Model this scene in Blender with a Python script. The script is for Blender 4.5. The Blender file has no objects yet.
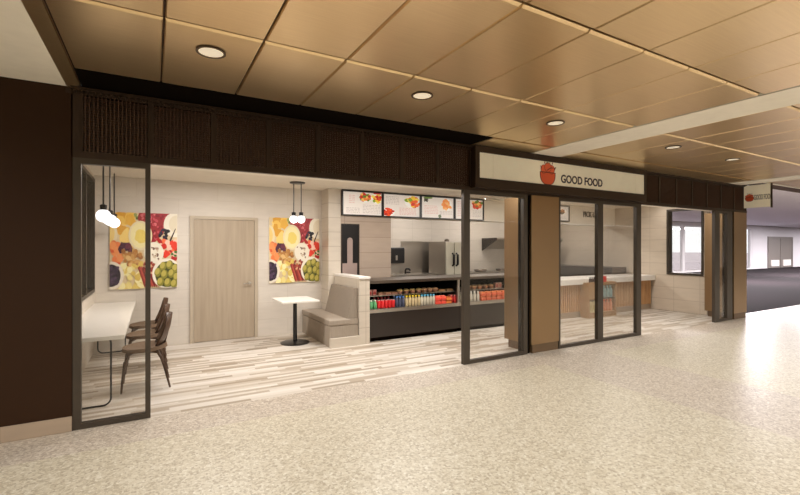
import bpy, bmesh, math, random
from mathutils import Vector, Matrix
R = random.Random(7)
scn = bpy.context.scene
COL = scn.collection
PI = math.pi

# ------------------------------------------------------------------ materials
def lin(c):
    return tuple((x/12.92 if x <= .04045 else ((x+.055)/1.055)**2.4) for x in (v/255 for v in c)) + (1,)

def mat(name, rgb, rough=.6, metal=0, emit=None, strength=0, spec=None, bump=None):
    m = bpy.data.materials.new(name); m.use_nodes = True
    b = m.node_tree.nodes['Principled BSDF']
    b.inputs['Base Color'].default_value = lin(rgb)
    b.inputs['Roughness'].default_value = rough
    b.inputs['Metallic'].default_value = metal
    if spec is not None: b.inputs['Specular IOR Level'].default_value = spec
    if emit:
        b.inputs['Emission Color'].default_value = lin(emit); b.inputs['Emission Strength'].default_value = strength
    nt = m.node_tree
    # a faint tone variation so that no surface is perfectly flat
    n = nt.nodes.new('ShaderNodeTexNoise'); n.inputs['Scale'].default_value = bump or 9
    g = nt.nodes.new('ShaderNodeNewGeometry'); nt.links.new(g.outputs['Position'], n.inputs['Vector'])
    h = nt.nodes.new('ShaderNodeHueSaturation'); h.inputs['Color'].default_value = lin(rgb)
    r = nt.nodes.new('ShaderNodeMapRange'); r.inputs['To Min'].default_value = .94; r.inputs['To Max'].default_value = 1.06
    nt.links.new(n.outputs['Fac'], r.inputs['Value']); nt.links.new(r.outputs[0], h.inputs['Value'])
    nt.links.new(h.outputs[0], b.inputs['Base Color'])
    return m

def nodes(m):
    nt = m.node_tree
    def N(t, **k):
        n = nt.nodes.new('ShaderNode'+t)
        for a, v in k.items(): setattr(n, a, v)
        return n
    return nt, N, nt.links.new, nt.nodes['Principled BSDF']

def base(name, rough=.6, metal=0):
    m = bpy.data.materials.new(name); m.use_nodes = True
    b = m.node_tree.nodes['Principled BSDF']
    b.inputs['Roughness'].default_value = rough; b.inputs['Metallic'].default_value = metal
    return m

def ramp(N, stops, mode='CONSTANT'):
    r = N('ValToRGB'); r.color_ramp.interpolation = mode
    e = r.color_ramp.elements
    while len(e) < len(stops): e.new(.5)
    for i, (p, c) in enumerate(stops):
        e[i].position = p; e[i].color = lin(c)
    return r

def m_terrazzo():
    m = base('terrazzo', .40); nt, N, L, b = nodes(m)
    g = N('NewGeometry'); sep = N('SeparateXYZ'); L(g.outputs['Position'], sep.inputs[0])
    v = N('TexVoronoi'); v.inputs['Scale'].default_value = 58; L(g.outputs['Position'], v.inputs['Vector'])
    v2 = N('TexVoronoi'); v2.inputs['Scale'].default_value = 130; L(g.outputs['Position'], v2.inputs['Vector'])
    s = N('SeparateColor'); L(v.outputs['Color'], s.inputs[0]); s2 = N('SeparateColor'); L(v2.outputs['Color'], s2.inputs[0])
    mx = N('Math', operation='MULTIPLY_ADD'); mx.inputs[1].default_value = .75; L(s.outputs[0], mx.inputs[0])
    m3 = N('Math', operation='MULTIPLY'); m3.inputs[1].default_value = .25; L(s2.outputs[0], m3.inputs[0]); L(m3.outputs[0], mx.inputs[2])
    cream = ramp(N, [(0, (168,156,136)), (.2, (184,173,152)), (.4, (199,189,169)), (.66, (207,199,181)), (.87, (220,214,200))])
    grey = ramp(N, [(0, (161,147,133)), (.22, (180,167,153)), (.45, (194,182,167)), (.7, (204,194,181)), (.88, (218,210,198))])
    L(mx.outputs[0], cream.inputs[0]); L(mx.outputs[0], grey.inputs[0])
    def band(axis, lo, hi):
        a = N('Math', operation='GREATER_THAN'); a.inputs[1].default_value = lo; L(sep.outputs[axis], a.inputs[0])
        c = N('Math', operation='LESS_THAN'); c.inputs[1].default_value = hi; L(sep.outputs[axis], c.inputs[0])
        d = N('Math', operation='MULTIPLY'); L(a.outputs[0], d.inputs[0]); L(c.outputs[0], d.inputs[1]); return d
    b1 = band(1, 4.18, 9); b2 = band(0, 4.66, 5.98); b3 = band(0, 10.7, 11.9)
    o1 = N('Math', operation='MAXIMUM'); L(b1.outputs[0], o1.inputs[0]); L(b2.outputs[0], o1.inputs[1])
    o2 = N('Math', operation='MAXIMUM'); L(o1.outputs[0], o2.inputs[0]); L(b3.outputs[0], o2.inputs[1])
    mix = N('MixRGB'); L(o2.outputs[0], mix.inputs[0]); L(cream.outputs[0], mix.inputs[1]); L(grey.outputs[0], mix.inputs[2])
    L(mix.outputs[0], b.inputs['Base Color'])
    return m

def m_planks():
    m = base('striped_floor_tile', .42); nt, N, L, b = nodes(m)
    g = N('NewGeometry'); sep = N('SeparateXYZ'); L(g.outputs['Position'], sep.inputs[0])
    def math_(op, a, bb=None):
        n = N('Math', operation=op)
        for i, q in enumerate((a, bb)):
            if q is None: continue
            if isinstance(q, (int, float)): n.inputs[i].default_value = q
            else: L(q, n.inputs[i])
        return n.outputs[0]
    # modules of about 1.2 m, each with narrow rows shifted against its neighbour
    row = math_('FLOOR', math_('DIVIDE', sep.outputs[1], 0.062))
    wr = N('TexWhiteNoise', noise_dimensions='1D'); L(row, wr.inputs['W'])
    sh = math_('MULTIPLY', wr.outputs['Value'], .5)
    big = math_('FLOOR', math_('DIVIDE', sep.outputs[1], .42))
    sb = math_('MULTIPLY', big, .37)
    xs = math_('DIVIDE', math_('ADD', math_('ADD', sep.outputs[0], sb), sh), .66)
    colm = math_('FLOOR', xs)
    cv = N('CombineXYZ'); L(colm, cv.inputs[0]); L(row, cv.inputs[1])
    w = N('TexWhiteNoise', noise_dimensions='3D'); L(cv.outputs[0], w.inputs['Vector'])
    r = ramp(N, [(0, (160,146,128)), (.13, (176,162,145)), (.30, (190,178,163)), (.44, (203,194,182)), (.6, (212,204,194)), (.85, (218,211,202))])
    L(w.outputs['Value'], r.inputs[0]); L(r.outputs[0], b.inputs['Base Color'])
    return m

def m_tile(name, c1, c2, grout, w, h, rough=.5, off=0, gs=.006, fine=0):
    m = base(name, rough); nt, N, L, b = nodes(m)
    g = N('NewGeometry'); sep = N('SeparateXYZ'); L(g.outputs['Position'], sep.inputs[0])
    a = N('Math', operation='ADD'); L(sep.outputs[0], a.inputs[0]); L(sep.outputs[1], a.inputs[1])
    cb = N('CombineXYZ'); L(a.outputs[0], cb.inputs[0]); L(sep.outputs[2], cb.inputs[1])
    t = N('TexBrick'); t.offset = off; t.inputs['Scale'].default_value = 1
    t.inputs['Color1'].default_value = lin(c1); t.inputs['Color2'].default_value = lin(c2); t.inputs['Mortar'].default_value = lin(grout)
    t.inputs['Brick Width'].default_value = w; t.inputs['Row Height'].default_value = h; t.inputs['Mortar Size'].default_value = gs
    t.inputs['Mortar Smooth'].default_value = .3
    L(cb.outputs[0], t.inputs['Vector'])
    n = N('TexNoise'); n.inputs['Scale'].default_value = 3.5; n.inputs['Detail'].default_value = 6
    mp = N('Mapping'); mp.inputs['Scale'].default_value = (1, 1, 5); L(g.outputs['Position'], mp.inputs[0]); L(mp.outputs[0], n.inputs['Vector'])
    mr = N('MapRange'); mr.inputs['To Min'].default_value = .9; mr.inputs['To Max'].default_value = 1.08; L(n.outputs['Fac'], mr.inputs['Value'])
    hs = N('HueSaturation'); L(t.outputs['Color'], hs.inputs['Color']); L(mr.outputs[0], hs.inputs['Value'])
    L(hs.outputs[0], b.inputs['Base Color'])
    return m

def m_wood(name, c1, c2, rough=.5, scale=(14, 14, 1.2)):
    m = base(name, rough); nt, N, L, b = nodes(m)
    g = N('NewGeometry'); mp = N('Mapping'); mp.inputs['Scale'].default_value = scale; L(g.outputs['Position'], mp.inputs[0])
    n = N('TexNoise'); n.inputs['Scale'].default_value = 3; n.inputs['Detail'].default_value = 5; L(mp.outputs[0], n.inputs['Vector'])
    r = ramp(N, [(.3, c1), (.7, c2)], 'LINEAR'); L(n.outputs['Fac'], r.inputs[0]); L(r.outputs[0], b.inputs['Base Color'])
    return m

def m_brushed(name, rgb, rough=.32, metal=1, scale=(2, 2, 60)):
    m = base(name, rough, metal); nt, N, L, b = nodes(m)
    b.inputs['Base Color'].default_value = lin(rgb)
    g = N('NewGeometry'); mp = N('Mapping'); mp.inputs['Scale'].default_value = scale; L(g.outputs['Position'], mp.inputs[0])
    n = N('TexNoise'); n.inputs['Scale'].default_value = 4; L(mp.outputs[0], n.inputs['Vector'])
    r = N('MapRange'); r.inputs['To Min'].default_value = rough*.8; r.inputs['To Max'].default_value = rough*1.25
    L(n.outputs['Fac'], r.inputs['Value']); L(r.outputs[0], b.inputs['Roughness'])
    return m

def m_glass(name, refl=.04, tint=(249,248,246)):
    m = bpy.data.materials.new(name); m.use_nodes = True; nt = m.node_tree; nt.nodes.clear()
    o = nt.nodes.new('ShaderNodeOutputMaterial'); mx = nt.nodes.new('ShaderNodeMixShader')
    t = nt.nodes.new('ShaderNodeBsdfTransparent'); t.inputs[0].default_value = lin(tint)
    gl = nt.nodes.new('ShaderNodeBsdfGlossy'); gl.inputs['Roughness'].default_value = .02
    lw = nt.nodes.new('ShaderNodeLayerWeight'); lw.inputs['Blend'].default_value = .25
    mr = nt.nodes.new('ShaderNodeMapRange'); mr.inputs['To Min'].default_value = refl*.5; mr.inputs['To Max'].default_value = .3
    nt.links.new(lw.outputs['Fresnel'], mr.inputs['Value']); nt.links.new(mr.outputs[0], mx.inputs[0])
    nt.links.new(t.outputs[0], mx.inputs[1]); nt.links.new(gl.outputs[0], mx.inputs[2]); nt.links.new(mx.outputs[0], o.inputs[0])
    return m

def m_print():
    m = base('printed_surface', .45); nt, N, L, b = nodes(m)
    a = N('Attribute'); a.attribute_name = 'ink'; L(a.outputs['Color'], b.inputs['Base Color'])
    return m
def m_screen():
    m = base('lit_menu_print', .4); nt, N, L, b = nodes(m)
    a = N('Attribute'); a.attribute_name = 'ink'; L(a.outputs['Color'], b.inputs['Base Color']); L(a.outputs['Color'], b.inputs['Emission Color'])
    b.inputs['Emission Strength'].default_value = .35
    return m

def m_ceiling():
    m = base('bronze_ceiling_metal', .30, .92); nt, N, L, b = nodes(m)
    g = N('NewGeometry'); mp = N('Mapping'); mp.inputs['Scale'].default_value = (1.5, 40, 1); L(g.outputs['Position'], mp.inputs[0])
    n = N('TexNoise'); n.inputs['Scale'].default_value = 2; n.inputs['Detail'].default_value = 4; L(mp.outputs[0], n.inputs['Vector'])
    r = ramp(N, [(.3, (238,209,163)), (.7, (244,216,170))], 'LINEAR'); L(n.outputs['Fac'], r.inputs[0]); L(r.outputs[0], b.inputs['Base Color'])
    return m

M = dict(
    terrazzo=m_terrazzo(), planks=m_planks(), ceil=m_ceiling(), ceilgap=mat('ceiling_gap', (70,45,24), .6),
    gypsum=mat('gypsum_paint', (243,237,225), .8), shopceil=mat('shop_ceiling_paint', (232,224,210), .85),
    wall=m_tile('pale_plaster_tile', (216,208,197), (213,204,193), (205,195,182), 1.2, .3, .6, .5, .004),
    tile=m_tile('beige_wall_tile', (204,190,172), (200,186,168), (180,164,146), .6, .3, .45, 0, .006),
    ktile=m_tile('kitchen_tile', (208,198,186), (204,194,182), (190,180,166), .6, .3, .35, 0, .005),
    btile=m_tile('taupe_wall_tile', (178,160,144), (173,155,139), (150,132,117), 1.2, .3, .45, 0, .006),
    ptile=m_tile('partition_tile', (208,198,184), (204,193,178), (182,169,154), 2.4, .27, .45, 0, .006),
    brown=mat('dark_brown_panel', (50,31,17), .5, spec=.15), colbrown=m_brushed('bronze_column_panel', (148,121,89), .34, .75, (60,60,1)),
    headbrown=mat('header_brown', (50,35,23), .5, spec=.3), grille=mat('grille_brown', (68,42,25), .45), void=mat('void_shade', (14,8,4), 1, spec=.05),  # void: near-black colour put in for the shade of holes and gaps
    stone=m_tile('stone_base', (172,152,132), (166,147,127), (140,122,104), .6, .3, .5),
    black=mat('black_metal', (62,53,43), .42, .15), blackp=mat('black_panel', (36,26,19), .4), blackm=mat('black_plastic', (20,18,20), .3),
    glass=m_glass('clear_glass'), doorw=m_wood('beech_door', (166,150,130), (178,162,141), .5, (9, 9, .5)), doorf=mat('door_frame_paint', (186,172,152), .5),
    white=mat('white_laminate', (238,234,228), .35), chairw=m_wood('dark_walnut', (62,42,30), (84,60,42), .4), chairf=mat('chair_upholstery', (112,90,70), .75, bump=90),
    fabric=m_wood('bench_fabric', (152,140,126), (168,156,142), .85, (70, 70, 3)), fabric2=m_wood('bench_backrest_fabric', (140,129,116), (155,143,130), .85, (60, 60, 2)),
    steel=m_brushed('stainless_steel', (190,184,176)), steeld=m_brushed('dark_stainless', (120,110,102), .35), slat=m_wood('oak_slat', (184,138,92), (206,160,112), .5),
    slatback=mat('slat_backing', (66,42,26), .7), signface=mat('sign_face', (240,230,206), .5, 0, (240,226,196), .14), coolceil=mat('cool_ceiling_paint', (244,240,250), .85), plinth=mat('bronze_plinth', (98,76,52), .5), carpet=mat('purple_grey_carpet', (33,27,29), 1, spec=.08, bump=60),  # sign face carries a faint emission added to brighten the signs
    farwall=mat('cool_white_wall', (196,192,194), .8), fardoor=mat('grey_door', (112,104,98), .5), ground=mat('pale_apron_concrete', (205,192,196), .9),
    globe=mat('lit_globe', (255,250,248), .3, 0, (250,250,255), 2.2), lens=mat('lit_lens', (255,246,228), .4, 0, (255,240,214), .3),
    ring=mat('light_trim', (92,74,54), .4), print=m_print(), screen=m_screen(), cream_door=mat('cream_enamel', (206,200,182), .35),
    coolerb=mat('merchandiser_brown', (158,122,84), .45), mauve=mat('mauve_grey_panel', (160,140,132), .5), darkglass=mat('dark_room_glass', (52,46,44), .06, 0),
    orange=mat('logo_orange', (226,92,56), .5), ink=mat('logo_dark_ink', (52,34,44), .5), green=mat('logo_green', (120,140,90), .5),
)
_cm = {}
def cmat(rgb, rough=.4):
    if rgb not in _cm: _cm[rgb] = mat('food_colour_%d_%d_%d' % rgb, rgb, rough)
    return _cm[rgb]

# ------------------------------------------------------------------ mesh helpers (world coordinates)
def B(): return bmesh.new()
def box(bm, x0, x1, y0, y1, z0, z1, bev=0):
    t = bmesh.new()
    bmesh.ops.create_cube(t, size=1)
    for v in t.verts: v.co = Vector(((x0+x1)/2+v.co.x*(x1-x0), (y0+y1)/2+v.co.y*(y1-y0), (z0+z1)/2+v.co.z*(z1-z0)))
    if bev: bmesh.ops.bevel(t, geom=t.edges[:], offset=bev, segments=2, profile=.5, affect='EDGES')
    join(bm, t); return bm
def join(bm, t, mt=None):
    me = bpy.data.meshes.new('tmp'); t.to_mesh(me); t.free()
    if mt is not None: me.transform(mt)
    bm.from_mesh(me); bpy.data.meshes.remove(me)
def lathe(bm, prof, c=(0,0,0), n=20, axis='Z'):
    rings = []
    for r, z in prof:
        ring = []
        for i in range(n):
            a = 2*PI*i/n; p = Vector((r*math.cos(a), r*math.sin(a), z))
            if axis == 'Y': p = Vector((p.x, p.z, p.y))
            if axis == 'X': p = Vector((p.z, p.x, p.y))
            ring.append(bm.verts.new(p+Vector(c)))
        rings.append(ring)
    for a, b in zip(rings, rings[1:]):
        for i in range(n):
            try: bm.faces.new((a[i], a[(i+1) % n], b[(i+1) % n], b[i]))
            except ValueError: pass
    for ring, fl in ((rings[0], True), (rings[-1], False)):
        try: bm.faces.new(ring[::-1] if fl else ring)
        except ValueError: pass
    return bm
def tube(bm, pts, r, n=10, r2=None):
    pts = [Vector(p) for p in pts]; rings = []
    up0 = Vector((0, 0, 1))
    for i, p in enumerate(pts):
        d = (pts[min(i+1, len(pts)-1)]-pts[max(i-1, 0)]).normalized()
        up = up0 if abs(d.dot(up0)) < .95 else Vector((0, 1, 0))
        a = d.cross(up).normalized(); b = a.cross(d).normalized()
        rr = r if r2 is None else r+(r2-r)*i/(len(pts)-1)
        rings.append([bm.verts.new(p+rr*(math.cos(2*PI*k/n)*a+math.sin(2*PI*k/n)*b)) for k in range(n)])
    for s, t in zip(rings, rings[1:]):
        for k in range(n): bm.faces.new((s[k], s[(k+1) % n], t[(k+1) % n], t[k]))
    bm.faces.new(rings[0][::-1]); bm.faces.new(rings[-1]); return bm
def prism(bm, poly, axis, a, b):
    """poly is a list of 2D points; extruded along axis from a to b"""
    def P(p, t):
        return {'x': (t, p[0], p[1]), 'y': (p[0], t, p[1]), 'z': (p[0], p[1], t)}[axis]
    f = [bm.verts.new(P(p, a)) for p in poly]; g = [bm.verts.new(P(p, b)) for p in poly]
    bm.faces.new(f); bm.faces.new(g[::-1]); n = len(poly)
    for i in range(n): bm.faces.new((f[i], g[i], g[(i+1) % n], f[(i+1) % n]))
    return bm
def shell(bm, fn, nu, nv, th):
    """curved sheet fn(u,v)->Vector with thickness"""
    P = [[fn(i/nu, j/nv) for j in range(nv+1)] for i in range(nu+1)]
    def nrm(i, j):
        a = P[min(i+1, nu)][j]-P[max(i-1, 0)][j]; b = P[i][min(j+1, nv)]-P[i][max(j-1, 0)]
        n = a.cross(b); return n.normalized() if n.length > 1e-9 else Vector((0, 0, 1))
    A = [[bm.verts.new(P[i][j]+nrm(i, j)*th/2) for j in range(nv+1)] for i in range(nu+1)]
    C = [[bm.verts.new(P[i][j]-nrm(i, j)*th/2) for j in range(nv+1)] for i in range(nu+1)]
    for i in range(nu):
        for j in range(nv):
            bm.faces.new((A[i][j], A[i+1][j], A[i+1][j+1], A[i][j+1])); bm.faces.new((C[i][j], C[i][j+1], C[i+1][j+1], C[i+1][j]))
    for i in range(nu):
        bm.faces.new((A[i][0], C[i][0], C[i+1][0], A[i+1][0])); bm.faces.new((A[i][nv], A[i+1][nv], C[i+1][nv], C[i][nv]))
    for j in range(nv):
        bm.faces.new((A[0][j], A[0][j+1], C[0][j+1], C[0][j])); bm.faces.new((A[nu][j], C[nu][j], C[nu][j+1], A[nu][j+1]))
    return bm

OFF = {}
def obj(name, bm, m, parent=None, smooth=False, keep=None):
    """link bm as one mesh object; the vertices are in world coordinates of the (unrotated) thing"""
    me = bpy.data.meshes.new(name)
    if not keep: bmesh.ops.recalc_face_normals(bm, faces=bm.faces[:])
    bm.to_mesh(me); bm.free()
    me.materials.append(m)
    o = bpy.data.objects.new(name, me); COL.objects.link(o)
    off = OFF[parent.name] if parent else Vector((0, 0, 0))
    if parent: o.parent = parent
    elif len(me.vertices):
        xs = [v.co for v in me.vertices]
        off = Vector(((min(v.x for v in xs)+max(v.x for v in xs))/2, (min(v.y for v in xs)+max(v.y for v in xs))/2, min(v.z for v in xs)))
        o.location = off
    me.transform(Matrix.Translation(-off)); OFF[o.name] = off
    if smooth:
        for p in me.polygons: p.use_smooth = True
        me.set_sharp_from_angle(angle=math.radians(38))
    return o
def tag(o, label=None, cat=None, group=None, kind=None):
    for k, v in (('label', label), ('category', cat), ('group', group), ('kind', kind)):
        if v: o[k] = v
    return o
def thing(name, label, cat, loc=(0, 0, 0), group=None, kind=None):
    o = bpy.data.objects.new(name, None); COL.objects.link(o); o.location = loc; o.empty_display_size = .1
    OFF[o.name] = Vector(loc); return tag(o, label, cat, group, kind)
def struct(name, bm, m, parent=None, label=None):
    o = obj(name, bm, m, parent)
    if not parent: tag(o, label, None, None, 'structure')
    return o
def sbox(name, *a, m, **k): return struct(name, box(B(), *a), m, **k)
def copy_tree(o, parent=None):
    c = o.copy(); COL.objects.link(c)
    if parent: c.parent = parent
    for ch in list(o.children): copy_tree(ch, c)
    return c

# flat printed artwork: list of (points, colour), each layer a hair in front of the last; fn maps (u,v,k) -> world
def art(name, shapes, fn, m, parent):
    me = bpy.data.meshes.new(name); vs = []; fs = []; cols = []
    for k, (pts, c) in enumerate(shapes):
        s = len(vs); vs += [fn(p[0], p[1], k)-OFF[parent.name] for p in pts]; fs.append(list(range(s, len(vs)))); cols += [lin(c)]*len(pts)
    me.from_pydata(vs, [], fs); a = me.color_attributes.new('ink', 'FLOAT_COLOR', 'CORNER')
    for i, c in enumerate(cols): a.data[i].color = c
    me.materials.append(m); o = bpy.data.objects.new(name, me); COL.objects.link(o); o.parent = parent; OFF[o.name] = OFF[parent.name]
    return o
def ell(cx, cy, rx, ry, n=20, rot=0, clip=True, j=0, rnd=R):
    out = []
    for i in range(n):
        a = 2*PI*i/n; q = 1+(rnd.uniform(-j, j) if j else 0)
        x, y = rx*q*math.cos(a), ry*q*math.sin(a)
        x, y = cx+x*math.cos(rot)-y*math.sin(rot), cy+x*math.sin(rot)+y*math.cos(rot)
        if clip: x, y = min(max(x, 0), 1), min(max(y, 0), 1)
        out.append((x, y))
    return out
def rect(x0, y0, x1, y1): return [(x0, y0), (x1, y0), (x1, y1), (x0, y1)]

def text(name, s, loc, size, m, parent, sx=1, rot=(PI/2, 0, 0), align='LEFT', bold=.0, ext=.004):
    cu = bpy.data.curves.new(name, 'FONT'); cu.body = s; cu.size = size; cu.extrude = ext; cu.offset = bold; cu.align_x = align
    o = bpy.data.objects.new(name+'_tmp', cu); COL.objects.link(o)
    bpy.context.view_layer.update()
    me = bpy.data.meshes.new_from_object(o.evaluated_get(bpy.context.evaluated_depsgraph_get()))
    bpy.data.objects.remove(o)
    me.materials.clear(); me.materials.append(m); me.name = name
    me.transform(Matrix.Translation(Vector(loc)-OFF[parent.name]) @ (Matrix.Rotation(rot[2], 4, 'Z') @ Matrix.Rotation(rot[0], 4, 'X')) @ Matrix.Diagonal((sx, 1, 1, 1)))
    q = bpy.data.objects.new(name, me); COL.objects.link(q); q.parent = parent; return q

# ------------------------------------------------------------------ dimensions
Y0, YB, XL, XR = 4.70, 8.03, -.78, 11.35
YK, YP = 9.7, 7.65          # kitchen back wall, menu bulkhead plane
ZS, ZC, ZH = 2.70, 3.0, 2.39

# ------------------------------------------------------------------ floors
struct('floor', box(B(), -9, 62, -8, Y0, -.1, 0), M['terrazzo'], label='cream speckled terrazzo concourse floor with greyer bands')
struct('floor', box(B(), XL-.2, XR, Y0, YK+.2, -.1, 0), M['planks'], label='shop floor of narrow beige and cream striped tiles')
struct('floor', box(B(), XR, 62, Y0, 4.99, -.1, 0), M['terrazzo'], label='terrazzo strip beside the dark carpet')
struct('floor', box(B(), XR, 62, 4.99, 15.2, -.1, .004), M['carpet'], label='dark purple grey carpet of the waiting area')
struct('floor', box(B(), -60, 160, 15.2, 220, -.2, -.1), M['ground'], label='pale concrete apron outside the far windows')

# ------------------------------------------------------------------ concourse ceiling: bronze panels .6 x 1.2
def ceil_panels(x_edges, y_edges, label):
    bm = B()
    for xa, xb in zip(x_edges, x_edges[1:]):
        for ya, yb in zip(y_edges, y_edges[1:]):
            t = bmesh.new(); g = .006; gy = .009
            b = [(xa+g, ya+gy), (xb-g, ya+gy), (xb-g, yb-gy), (xa+g, yb-gy)]
            top = [t.verts.new((x, y, ZC+.03)) for x, y in b]
            bot = [t.verts.new((x, y, ZC+.012)) for x, y in b]
            ix = .006; iy = .02
            inn = [t.verts.new((x+(ix if x < (xa+xb)/2 else -ix), y+(iy if y < (ya+yb)/2 else -iy), ZC)) for x, y in b]
            for p, q in ((top, bot), (bot, inn)):
                for k in range(4): t.faces.new((p[k], p[(k+1) % 4], q[(k+1) % 4], q[k]))
            t.faces.new(inn); join(bm, t)
    return struct('ceiling', bm, M['ceil'], label=label)
ys = [4.22-1.2*k for k in range(11)][::-1]
ceil_panels([-.54]+[.06+.6*k for k in range(9)], ys, 'bronze metal panel ceiling left of the pale strip')
ceil_panels([5.46+.6*k for k in range(10)], ys, 'bronze metal panel ceiling between the two pale strips')
ceil_panels([11.46+.6*k for k in range(40)], ys, 'bronze metal panel ceiling beyond the second pale strip')
# border panels up to the header
def border(xa, xb, ya, yb, nm):
    return struct('ceiling', box(B(), xa, xb, ya, yb, ZC, ZC+.03), M['ceil'], label=nm)
sbox('ceiling', -.54, 3.79, 4.25, Y0, ZC+.012, ZC+.03, m=M['void'], label='dark recessed slot between the ceiling and the grille header')
border(3.79, 4.86, 4.236, Y0, 'narrow bronze ceiling border above the shop name sign'); border(5.46, 10.86, 4.236, Y0, 'narrow bronze ceiling border along the header right of the sign')
border(-.65, -.55, -7.8, Y0, 'bronze edge border of the panel ceiling')
struct('ceiling', box(B(), -.65, 36, -8, Y0, ZC+.031, ZC+.1), M['ceilgap'], label='dark void above the panel joints')
sbox('ceiling', 4.87, 5.45, -8, Y0, ZC-.004, ZC+.03, m=M['gypsum'], label='pale painted strip crossing the bronze ceiling')
sbox('ceiling', 10.87, 11.45, -8, Y0, ZC-.004, ZC+.03, m=M['gypsum'], label='second pale painted strip near the shop corner')
sbox('ceiling', -9, -.65, -8, Y0+.3, ZC, ZC+.1, m=M['gypsum'], label='pale painted ceiling left of the bronze panels')
sbox('ceiling', XR+.15, 62, 4.236, 15.2, 3.24, 3.34, m=M['coolceil'], label='pale ceiling of the waiting area')
sbox('trim_4', 11.45, 62, 4.236, 4.28, ZC, 3.24, m=M['gypsum'], label='pale riser where the bronze ceiling ends')
sbox('ceiling', 35.4, 62, -8, 4.24, ZC, ZC+.1, m=M['gypsum'], label='pale far concourse ceiling')

# concourse enclosure
sbox('wall_left', -9.2, -9, -8, 5, 0, ZC, m=M['brown']); sbox('wall_back', -9, 62, -8.2, -8, 0, ZC, m=M['gypsum'], label='pale concourse wall opposite the shop')
sbox('wall_right', 62, 62.2, -8, 15.2, 0, 3.3, m=M['gypsum'])
# dark wall beside the shop
sbox('wall_front', -9, -.61, Y0, Y0+.3, .13, ZC, m=M['brown'], label='dark brown wall left of the shopfront')
sbox('baseboard_left', -9, -.615, Y0-.012, Y0+.3, 0, .13, m=M['stone'], label='pale stone base below the dark brown wall')

# ------------------------------------------------------------------ shop shell
def wall_x(name, x0, x1, y0, y1, z1, holes, m, label=None):
    bm = B(); ya = y0
    for (h0, h1, a, b) in sorted(holes):
        box(bm, x0, x1, ya, h0, 0, z1); box(bm, x0, x1, h0, h1, 0, a); box(bm, x0, x1, h0, h1, b, z1); ya = h1
    box(bm, x0, x1, ya, y1, 0, z1); return struct(name, bm, m, label=label)
sbox('ceiling', XL, XR, Y0+.27, YK, ZS, ZS+.1, m=M['shopceil'], label='pale painted shop ceiling')
sbox('ceiling', XL-.15, XR+.15, Y0+.27, YK, ZS+.1, 3.34, m=M['gypsum'], label='space above the shop ceiling')
wall_x('wall_left', XL-.15, XL, Y0+.3, YB+.15, ZS, [(5.1, 7.87, .94, 2.62)], M['wall'], 'pale left wall of the shop behind the laminate counter')
sbox('wall_back', XL, 2.83, YB, YB+.15, 0, ZS, m=M['wall'], label='pale back wall of the shop with door and food prints')
sbox('wall_back', 2.83, 3.07, YP-.004, YB+.15, 0, ZS, m=M['ptile'], label='pale corner pier left of the black kitchen door')
sbox('wall_back', 3.07, 4.15, YP, YB+.15, 0, ZS, m=M['btile'], label='taupe tiled wall beside the kitchen')
sbox('wall_back', 4.15, XR, YP, YP+.25, 2.2, ZS, m=M['shopceil'], label='pale bulkhead above the kitchen')
sbox('wall_back', 4.15, XR, YK, YK+.2, 0, ZS, m=M['ktile'], label='white tiled kitchen back wall')
sbox('wall_right', 4.0, 4.15, YB+.15, YK, 0, ZS, m=M['ktile'], label='kitchen side wall')
wall_x('wall_right', XR, XR+.15, 5.29, YK+.2, ZS, [(5.37, 6.21, .92, 2.56)], M['tile'], 'beige tiled right wall of the shop with a window')
sbox('wall_right', XR, XR+.15, 5.29, YK+.2, ZS, 3.3, m=M['tile'])
# window in the left wall: opaque glass, dark colour stands for the unlit room behind
w = thing('window_1', 'tall dark window in the left wall above the counter', None, (XL, 6.4, .94), kind='structure')
bm = B()
box(bm, XL-.1, XL+.03, 5.1, 7.87, .94, .99); box(bm, XL-.1, XL+.03, 5.1, 7.87, 2.57, 2.62)
for y in (5.1, 6.0, 6.9, 7.82): box(bm, XL-.1, XL+.03, y, y+.05, .99, 2.57)
struct('window_frame', bm, M['black'], w); struct('glass', box(B(), XL-.06, XL-.05, 5.15, 7.82, .99, 2.57), M['darkglass'], w)
# window in the right wall
w = thing('window_2', 'black framed window in the beige tiled right wall', None, (XR, 5.8, .92), kind='structure')
bm = B()
for a in ((5.37, 6.21, .92, .97), (5.37, 6.21, 2.51, 2.56), (5.37, 5.41, .97, 2.51), (6.165, 6.21, .97, 2.51)): box(bm, XR-.03, XR+.15, a[0], a[1], a[2], a[3])
struct('window_frame', bm, M['black'], w); struct('glass', box(B(), XR+.06, XR+.065, 5.41, 6.165, .97, 2.51), M['glass'], w)

# wooden door in back wall
d = thing('door_1', 'pale beech door with lever handle in the back wall', None, (1.08, YB, 0), kind='structure')
bm = B(); box(bm, .535, .59, YB-.03, YB, 0, 2.13); box(bm, 1.575, 1.63, YB-.03, YB, 0, 2.13); box(bm, .59, 1.575, YB-.03, YB, 2.08, 2.13)
struct('door_frame', bm, M['doorf'], d)
lf = struct('door_leaf', box(B(), .595, 1.57, YB-.018, YB, .008, 2.075), M['doorw'], d)
bm = B(); lathe(bm, [(.028, -.014), (.028, 0)], (1.49, YB-.018, .97), 16, 'Y'); tube(bm, [(1.49, YB-.03, .97), (1.49, YB-.07, .97), (1.47, YB-.075, .97), (1.38, YB-.075, .965)], .010)
obj('lever_handle', bm, M['steel'], lf, True)
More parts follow.
